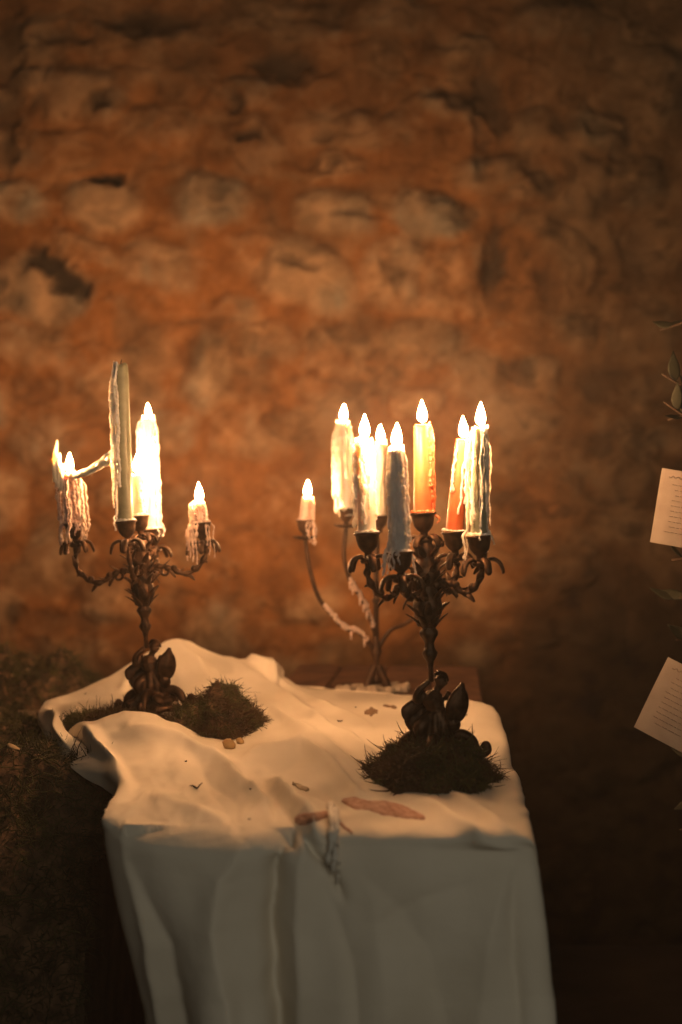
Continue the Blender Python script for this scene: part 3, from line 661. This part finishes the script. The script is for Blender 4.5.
# ------------------------------------------------------------------ candles
def candle(base, top, r, core, wx, label, n=10, reach=(.3, 1.0), over=.0, side=None, flame=True, rim=1.0, seed=1, spread=0.0, fl=1.35, dr=(.0011, .0024), taper=.88, lumpy=0, lean=None, cupr=.0195):
    base = Vector(base); top = Vector(top); R = random.Random(seed)
    root = empty('candle', base); tag(root, label, 'candle'); ax = top-base; H = ax.length; a_ = ax.normalized()
    q = Vector((0, 0, 1)).rotation_difference(a_).to_matrix()
    def S(th, t, rr): p = ax*t; return p + q @ Vector((rr*math.cos(th), rr*math.sin(th), 0))
    def rad(t): return r*(1-(1-taper)*max(0, min(1, t)))
    # body with a melted, dished top
    V = []; nt = 28; rows = 34; topz = [1+(.012*math.sin(3*k/nt*6.28+seed)+.010*math.sin(5*k/nt*6.28+2*seed))*rim*.1/max(H, .03) for k in range(nt)]
    for i in range(rows):
        t = i/(rows-1)
        for k in range(nt):
            th = 2*math.pi*k/nt; rr = rad(t)*(1+.02*math.sin(7*t+3*th+seed)) * (1-.12*max(0, (t-.94)/.06)**2)
            V.append(S(th, t*topz[k]+(-.014/H)*(1-t), rr))
    for i, (f, dz) in enumerate([(.72, .0), (.5, -.0022), (.15, -.003)]):
        for k in range(nt): V.append(S(2*math.pi*k/nt, topz[k]*(f)+(1-f)+dz/H, rad(1)*f*.95))
    rows2 = rows+3
    Fc = [(i*nt+k, i*nt+(k+1) % nt, (i+1)*nt+(k+1) % nt, (i+1)*nt+k) for i in range(rows2-1) for k in range(nt)]
    Fc += [tuple(range(nt))[::-1], tuple((rows2-1)*nt+k for k in range(nt))]
    mb = MB(); mb.add(V, Fc); mb.build('candle_body', M[core], root)
    # drips
    mb = MB()
    for i in range(n):
        th = R.uniform(0, 2*math.pi) if side is None else R.gauss(side[0], side[1])
        Ld = R.uniform(*reach); ex = 0
        if Ld > .93: ex = R.uniform(.1, 1)*over
        rd = R.uniform(*dr); t0 = 1+R.uniform(-.02, .02)*rim*.1/H*3; off = R.uniform(.15, .8)*rd+R.random()**2*spread
        pts = []; rr = []; m_ = int(14+H*Ld*420); dth = R.uniform(-.35, .35); ph = R.uniform(0, 6)
        for k in range(m_):
            f = k/(m_-1); t = t0-Ld*f*t0; a = th+dth*f*.5+.07*math.sin(ph+f*9)+.05*math.sin(ph*2+f*23)
            b = min(1, f*5)
            pts.append(S(a, t, rad(t)+off*b+.0006*math.sin(f*31+ph))); 
            rr.append(rd*(.55+.45*min(1, f*4))*(1+.35*math.sin(f*Ld*H*620+ph)*math.sin(f*Ld*H*210+2*ph)+.22*R.uniform(-1, 1))*(1 if f < .93 else (1.18-.3*(f > .985))))
        if ex:
            p = pts[-1]; outd = q @ Vector((math.cos(th+dth*.6), math.sin(th+dth*.6), 0)); k2 = int(8+ex*350)
            need = max(0, cupr+rd*.9-(rad(0)+off)); p1 = p.copy()
            for k in range(1, k2+1):
                f = k/k2; pts.append(p1+outd*need*min(1, f*ex/.010)+Vector((.0015*math.sin(ph+f*7), .001*math.cos(f*5), -ex*f)))
                rr.append(rd*(1+.3*math.sin(f*ex*600+ph))*(1.1-.45*f if f < .9 else .9))
        mb.tube(pts, rr, 8)
        for _ in range(int(2+lumpy)):
            k = R.randrange(len(pts)); mb.ell(pts[k], (rr[k]*1.3, rr[k]*1.3, rr[k]*R.uniform(1.3, 2.6)), n=8, m=6)
    if wx == core:
        nn_ = 30; mb.tube([S(0, t, 0) for t in np.linspace(.0, .985, nn_)], [rad(t)*1.03 for t in np.linspace(0, .985, nn_)], 20)
    # collar of pooled wax on the cup
    for k in range(12):
        th = k/12*6.28; mb.ell(S(th, 0, r*1.08)+Vector((0, 0, .0015)), (.0042, .0042, R.uniform(.0018, .004)), n=8, m=6)
    dr_o = mb.build('wax_drips', M[wx], root)
    md = dr_o.modifiers.new('fuse', 'REMESH'); md.mode = 'VOXEL'; md.voxel_size = .00065; md.use_smooth_shade = True
    md = dr_o.modifiers.new('soften', 'SMOOTH'); md.iterations = 1
    if wx != core: dr_o['label'] = M[wx].name.replace('_', ' ') + ' runs down the side'
    # wick and flame
    w0 = ax*1.0+Vector((0, 0, -.004)); tip = ax+Vector((.0012, 0, .008))
    wk = MB().tube(spline([w0, ax+Vector((0, 0, .003)), tip], 4), interp([0, 1], [.0009, .0007], 9), 6).build('wick', M['wick'], root)
    if flame:
        mb = MB(); pr = []
        for i in range(15):
            t = i/14; pr.append((.0054*fl*(math.sin(math.pi*t**.62)**.9)*(1-.25*t) if 0 < t < 1 else 0, .024*fl*t))
        mb.lathe(pr, 12, ax+Vector((.0008, 0, .0035)), axis=(R.uniform(-.06, .06), 0, 1)); mb.build('flame', M['flame'], root)
    return root
# right candelabrum
candle(P(367,533,1.965), P(364,440,1.965), .0125, 'wax_cream', 'wax_cream', 'cream candle in the leftmost cup of the right candelabrum, thick with drips', n=24, reach=(.35, 1), over=.03, seed=11, spread=.004, lumpy=3)
candle(P(400,553,1.91), P(396,449,1.91), .0115, 'wax_blue', 'wax_blue', 'bluish grey candle in the front cup of the right candelabrum, wax covering its cup', n=24, reach=(.82, 1), over=.04, seed=12, spread=.003, lumpy=1)
candle(P(423,513,2.0), P(422,425,2.0), .0130, 'wax_orange', 'wax_orange', 'apricot candle in the highest centre cup of the right candelabrum', n=9, reach=(.6, 1), over=.04, side=(-.2, .35), seed=13, spread=.005, lumpy=1)
candle(P(454,532,2.07), P(463,440,2.07), .0130, 'wax_orange', 'wax_cream', 'apricot candle leaning right behind the grey one, cream drips on top', n=9, reach=(.25, .8), side=(-.6, .9), seed=14, spread=.002)
candle(P(479,536,1.965), P(480,428,1.965), .0115, 'wax_green', 'wax_cream', 'sage grey candle in the rightmost cup with long cream drips', n=18, reach=(.6, 1), over=.045, seed=15, spread=.008, lumpy=1, dr=(.001, .002))
# rear
candle(KB+rear_cups['H'], KB+rear_cups['H']+Vector((.004, 0, .048)), .0125, 'wax_pink', 'wax_pink', 'short pink stub on the far left arm of the rear candelabrum', n=12, reach=(.96, 1), over=.06, side=(-.5, .9), seed=16, spread=.006)
candle(KB+rear_cups['F'], KB+rear_cups['F']+Vector((-.006, 0, .178)), .0145, 'wax_white', 'wax_cream', 'tall cream candle of the rear candelabrum with a wide wax skirt', n=26, reach=(.7, 1), over=.02, seed=17, spread=.010, lumpy=2, dr=(.0012, .0028))
candle(KB+rear_cups['G'], KB+rear_cups['G']+Vector((.001, 0, .155)), .0130, 'wax_cream', 'wax_cream', 'cream candle on the stem of the rear candelabrum, flame between the front ones', n=10, seed=18, spread=.004)
# left
c1 = candle(P(74,523,2.5), P(69,473,2.5), .0135, 'wax_pink', 'wax_pink', 'short lilac pink stub on the left arm of the left candelabrum, wax strand reaching right', n=30, reach=(.92, 1), over=.055, seed=21, spread=.014, lumpy=1, cupr=.021)
gcd = candle(P(126,521,2.41), P(121,364,2.41), .0128, 'wax_green', 'wax_white', 'tall unlit sage green candle with a black wick', n=16, reach=(.55, 1), over=.025, side=(3.5, .42), flame=False, seed=22, spread=.007, taper=.96)
candle(P(139,516,2.5), P(136,474,2.5), .0120, 'wax_cream', 'wax_cream', 'short lit cream candle half hidden behind the tall green one', n=12, reach=(.6, 1), over=.02, side=(0, .9), seed=23, spread=.003)
candle(P(153,529,2.58), P(148,418,2.58), .0130, 'wax_cream', 'wax_cream', 'cream candle just right of the tall green one, spiky top and heavy drips', n=24, reach=(.4, 1), over=.03, seed=24, spread=.011, lumpy=3, dr=(.0012, .0028), fl=1.0)
candle(P(201,523,2.5), P(199,503,2.5), .0125, 'wax_pink', 'wax_pink', 'nearly burnt down pink stub on the right arm of the left candelabrum', n=22, reach=(.95, 1), over=.075, side=(3.7, 1.1), seed=25, spread=.011, lumpy=1, cupr=.022)
# spiky wax walls on the stub and the strand of wax stretched to the green candle
mb = MB(); b0 = P(74, 523, 2.5); R = random.Random(5)
for a, b, h in ((-18, 470, 30), (-15, 475, 22), (-12, 478, 14)):
    mb.tube(spline([P(74+a, b+12, 2.49)-b0, P(73+a, b-h*.4, 2.49)-b0, P(75+a, b-h, 2.49)-b0], 5), interp([0, .6, 1], [.006, .0045, .0015], 11), 8)
pts0 = [(70,478), (82,474), (94,468), (104,461), (113,457)]
for dy, rr in ((0, .0048), (3, .0036), (-3.5, .003), (6, .0024)):
    pp = spline([P(x, y+dy*(.3+.7*i/4)+R.uniform(-1, 1), 2.49-.05*i/4)-b0 for i, (x, y) in enumerate(pts0)], 6)
    mb.tube(pp, [rr*(1+.3*math.sin(i*.9+dy))*(.8+.5*i/len(pp)) for i in range(len(pp))], 8)
mb.tube(spline([P(104,463,2.46)-b0, P(110,453,2.445)-b0, P(118,447,2.43)-b0], 5), interp([0, 1], [.0045, .002], 11), 8)
o = mb.build('wax_strand', M['wax_cream'], c1); o['label'] = 'strand of cream wax stretched towards the green candle'

# ------------------------------------------------------------------ things on the cloth
def patch(name, label, cat, pts, w, th, mt, seed=1):
    """flat lumpy patch lying on the cloth along a design polyline, half height w (design px)"""
    V = []; m_ = 18; pp = spline([Vector((x, y, 0)) for x, y in pts], 12); n = len(pp)
    for i, p in enumerate(pp):
        f = i/(n-1); ww = w*(max(0, math.sin(math.pi*f))**.32)*(1+1.2*float(fbm(f*6+seed, 0, 3, seed)))
        for k in range(m_):
            q = -1+2*k/(m_-1); x, y = p.x+1.5*float(fbm(q*2, f*4, 2, seed)), p.y+ww*q
            h, nn = seen(x, y)
            if nn.z < 0: nn = -nn
            e = 0 if i in (0, n-1) else th*(1-abs(q)**3)*(.4+1.2*(float(fbm(x/5, y/3, 3, seed+2))+.5))
            V.append(h+nn*(e+.0009-(.0015 if abs(q) > .98 or i in (0, n-1) else 0)))
    o = np_obj(name, V, gridF(n, m_), M[mt]); tag(o, label, cat); return o
patch('wax_spill', 'long dusty pink patch of spilled wax in front of the right candelabrum', 'wax', [(341,801), (368,806), (398,811), (426,819)], 7, .0022, 'wax_spill', 3)
patch('wax_spill', 'short pink patch of spilled wax left of the hanging drip', 'wax', [(295,821), (312,818), (330,814)], 5.5, .002, 'wax_spill', 4)
patch('wax_spill', 'small pink wax splash right beside the hanging drip', 'wax', [(338,822), (346,829), (353,834)], 2.2, .0015, 'wax_spill', 5)
patch('burn_mark', 'round grey brown stain on the cloth behind the right candelabrum', 'stain', [(364,713), (371,712), (378,712)], 4, .0008, 'ash', 6)
patch('leaf_scrap', 'brown leaf scrap lying on the cloth left of the wax spills', 'leaf', [(292,784), (300,788), (309,791)], 2.2, .0025, 'petal', 7)
patch('leaf_scrap', 'thin brown scrap beside the round stain', 'leaf', [(383,706), (390,707), (397,708)], 1.6, .0015, 'ash', 8)
# hanging grey-white drip at the table front
p0, n0 = seen(334, 826)
if p0:
    root = empty('wax_icicle', p0); tag(root, 'frayed grey white wax drip hanging over the front table edge', 'wax')
    mb = MB(); R = random.Random(8)
    for i in range(9):
        x0 = R.uniform(-3, 3); L_ = R.uniform(.45, 1); pts = []
        for k in range(9):
            f = k/8; px = 333+x0*(1+.4*f)+2.5*f+R.uniform(-.6, .6); py = 814+(73*L_)*f; h, nn = seen(px, py)
            if nn.y > 0 or nn.z < -.2: nn = -nn
            if h: pts.append(h+nn*(.009+.004*R.random())-p0)
        pp = spline(pts, 3); mb.tube(pp, [R.uniform(.0024, .0048)*(1-.5*i_/len(pp))*(1+.3*math.sin(i_*1.3)) for i_ in range(len(pp))], 7)
    mb.build('drip', M['wax_matte'], root)
def crumb(px, py, s, lab, mt='twig', seed=0):
    h, nn = seen(px, py)
    if not h: return
    mb = MB(); R = random.Random(seed); root = None
    for k in range(4 if s > .004 else 2):
        a = R.uniform(0, 6.28); d = Vector((math.cos(a), math.sin(a), R.uniform(.2, .8)))*s
        mb.tube(spline([Vector((0, 0, .0006)), d*.5+Vector((0, 0, s*.1)), d], 3), [.0009, .001, .001, .0009, .0008, .0006, .0004], 5)
    o = mb.build('crumb', M[mt]); o.location = h; tag(o, lab, 'debris', 'crumbs scattered on the cloth')
crumb(197,789,.010, 'dried sprig lying on the cloth left of the pinched fold', seed=1)
crumb(185,762,.003, 'tiny dark crumb on the cloth in front of the left candelabrum', seed=2)
crumb(251,790,.003, 'tiny dark crumb near the pinched fold', seed=3)
crumb(250,820,.003, 'tiny dark crumb low on the cloth top near its front edge', seed=4)
crumb(356,708,.004, 'dark crumb left of the round stain', seed=5)
crumb(340,722,.005, 'short dark sliver in front of the round stain', seed=6)
crumb(86,694,.004, 'dark crumb on the cloth slope at the far left', seed=7)
crumb(466,716,.004, 'small dark crumb by the right table edge behind the moss', seed=8)
# dried bulbs at the end of the moss
for i, (px, py, s, lab) in enumerate([(229,746,.011, 'larger yellowish dried bulb at the right end of the moss heap'), (240,741,.007, 'smaller tan dried bulb at the right end of the moss heap')]):
    h, nn = seen(px, py+3); 
    if h: 
        root = empty('dried_bulb', h+Vector((0, 0, s*.65))); tag(root, lab, 'bulb')
        MB().lathe([(0, -s*.7), (s*.6, -s*.6), (s, -.1*s), (s*.85, s*.4), (s*.4, s*.75), (0, s*.85)], 14, axis=(.4, -.2, .8), wob=.05, lobes=6).build('bulb', M['gourd'], root)
        MB().tube([(s*.35, -s*.1, s*.6), (s*.7, -s*.3, s*1.3)], [.0012, .0006], 5).build('stalk', M['twig'], root)
# pale fallen leaves on the dark bank
for i, (px, py, D, L_, a, lab) in enumerate([(14,748,2.08,.022,-.5, 'pale dried leaf lying on the dark mossy bank at far left'), (40,744,2.24,.012,.2, 'small pale leaf on the moss below the crumpled cloth corner')]):
    c = P(px, py, D); mb = MB(); d = Vector((math.cos(a), -.3, math.sin(a))); leafy(mb, c-d*L_*.5, d, L_, L_*.25, upv=(0, -.2, 1), curl=.15)
    tag(mb.build('fallen_leaf', M['petal']), lab, 'leaf')
# crumpled grey wax puddle at the rear base
V = []; n = 46; c0 = KB.copy()
mb = MB(); R = random.Random(12)
for k in range(30):
    a = R.uniform(0, 6.28); q = R.uniform(.25, 1)**.6; x = c0.x-.002+.074*q*math.cos(a); y = c0.y-.01+.05*q*math.sin(a)
    mb.ell((x, y, ground(x, y, default=.746)+.005), (R.uniform(.008, .016), R.uniform(.008, .014), R.uniform(.004, .014)), rot=Euler((R.uniform(-.3, .3), R.uniform(-.3, .3), R.random()*3)), n=10, m=6)
o = mb.build('wax_puddle', M['wax_grey']); tag(o, 'lumpy greyish wax puddle around the feet of the rear candelabrum', 'wax')
md = o.modifiers.new('fuse', 'REMESH'); md.mode = 'VOXEL'; md.voxel_size = .0025; md.use_smooth_shade = True

# ------------------------------------------------------------------ shrub and cards on the right
sh = empty('dark_shrub', (.80, 2.35, 0)); tag(sh, 'dark leafy branches reaching in from the right behind the hanging cards', 'shrub')
R = random.Random(21); mb = MB(); lf = MB(); tips = []
trunk = spline([Vector((0, 0, 0)), Vector((.02, 0, .4)), Vector((-.03, .02, .8)), Vector((0, .02, 1.2)), Vector((.04, .0, 1.7))], 6)
mb.tube(trunk, interp([0, 1], [.016, .006], len(trunk)), 8)
def branch(p0, p1, k=7):
    p0 = Vector(p0); p1 = Vector(p1); mid = (p0+p1)/2+Vector((0, 0, .03)); bp = spline([p0, mid, p1], 6); mb.tube(bp, interp([0, 1], [.005, .0015], len(bp)), 6)
    for i in range(k):
        q = bp[int(len(bp)*(.35+.63*i/k))]; d = (p1-p0).normalized()+Vector((R.uniform(-.8, .8), R.uniform(-.8, .8), R.uniform(-.7, .7)))
        L_ = R.uniform(.03, .055); dd = d.normalized(); u = Vector((R.uniform(-.4, .4), R.uniform(-1, -.3), .6)).normalized()
        pts = [q+dd*L_*t+u*L_*.2*t*t for t in np.linspace(0, 1, 6)]; lf.tube(pts, [.0008, L_*.16, L_*.22, L_*.19, L_*.1, .0003], 8, flat=.12, up=u)
S0 = sh.location
def rel(px, py, D): return P(px, py, D)-S0
branch(trunk[17], rel(662, 374, 2.3), 8); branch(trunk[16], rel(664, 402, 2.3), 8); branch(trunk[18], rel(690, 350, 2.3), 8)
branch(trunk[14], P(690,445,2.14)-S0, 4); branch(trunk[9], P(700,625,2.10)-S0, 4);  branch(trunk[8], rel(680, 830, 2.2), 4); branch(trunk[10], rel(700, 600, 2.25), 6); branch(trunk[7], rel(700, 700, 2.3), 6)
for (bx, by) in ((668,420),(672,560),(664,600),(676,640),(660,330),(672,520),(690,480),(684,760),(690,800)): branch(trunk[9+int((820-by)/40)], rel(bx, by, R.uniform(2.3, 2.5)), 7)
for k in range(16): a = R.uniform(-1.3, 1.7); q = trunk[R.randrange(8, 24)]; branch(q, q+Vector((math.cos(a)*.25, math.sin(a)*.3, R.uniform(-.05, .2))), 9)
mb.build('branches', M['twig'], sh); o = lf.build('leaves', M['shrub'], sh); tag(o, kind='stuff')
def card(c0, cr, cdn, label, seed):
    """c0 top-left corner, cr vector along the top edge, cdn vector down the left edge"""
    root = empty('paper_card', c0); tag(root, label, 'card'); n = 10; V = []
    nrm = cr.cross(cdn).normalized(); nrm = nrm if nrm.y < 0 else -nrm
    def at(u, v, o=0): return cr*u+cdn*v+nrm*(.004*math.sin(u*3.1)*1.0+.002*math.sin(v*3)+o)
    for s_ in (0, -.0006):
        for i in range(n):
            for j in range(n): V.append(at(i/(n-1), j/(n-1), s_))
    mb = MB(); f = [(i*n+j, (i+1)*n+j, (i+1)*n+j+1, i*n+j+1) for i in range(n-1) for j in range(n-1)]
    Fc = f+[tuple(k+n*n for k in q[::-1]) for q in f]
    ed = [i*n for i in range(n)]+[(n-1)*n+j for j in range(1, n)]+[i*n+n-1 for i in range(n-2, -1, -1)]+[j for j in range(n-2, 0, -1)]
    Fc += [(ed[k], ed[(k+1) % len(ed)], ed[(k+1) % len(ed)]+n*n, ed[k]+n*n) for k in range(len(ed))]
    mb.add(V, Fc); mb.build('sheet', M['card'], root, smooth=False)
    mb = MB(); R = random.Random(seed)
    pts = [at(.16+.6*t, .10+.018*math.sin(t*40)*R.uniform(.5, 1), .0006) for t in np.linspace(0, 1, 60)]; mb.tube(pts, .0006, 4)
    for k in range(10):
        v = .2+.07*k; u = .22+R.uniform(0, .1); e_ = R.uniform(.6, .85)
        while u < e_:
            w = R.uniform(.04, .12); mb.tube([at(u+w*t, v+.004*math.sin(t*20), .0006) for t in np.linspace(0, 1, 6)], .00045, 4); u += w+.02
    mb.build('printed_text', M['ink'], root)
    MB().tube([at(.5, .03, 0), at(.5, 0, .002), at(.52, -.30, .01)], .0005, 5).build('thread', M['string'], root)
c0 = P(662, 468, 2.15); card(c0, P(716, 477, 2.13)-c0, P(650, 542, 2.15)-c0, 'upper pale paper card hanging at the right edge, slightly tilted', 1)
c0 = P(668, 657, 2.12); card(c0, P(722, 684, 2.08)-c0, P(634, 727, 2.12)-c0, 'lower pale paper card hanging at the right edge, strongly tilted', 2)

# ------------------------------------------------------------------ haze volume added for the glow around the flames
m = bpy.data.materials.new('glow_haze'); m.use_nodes = True; N = m.node_tree; N.nodes.remove(N.nodes['Principled BSDF'])
v = nd(N, 'ShaderNodeVolumeScatter', i_Density=HAZE, i_Anisotropy=.35, i_Color=(1, 1, 1, 1)); N.links.new(v.outputs[0], N.nodes['Material Output'].inputs['Volume'])
o = MB().box((0, 1.2, 1.45), (5.0, 6.4, 3.2), bev=.001).build('glow_haze', m, smooth=False)
tag(o, 'thin haze added to the room for the glow around the candles', 'haze', kind='stuff')
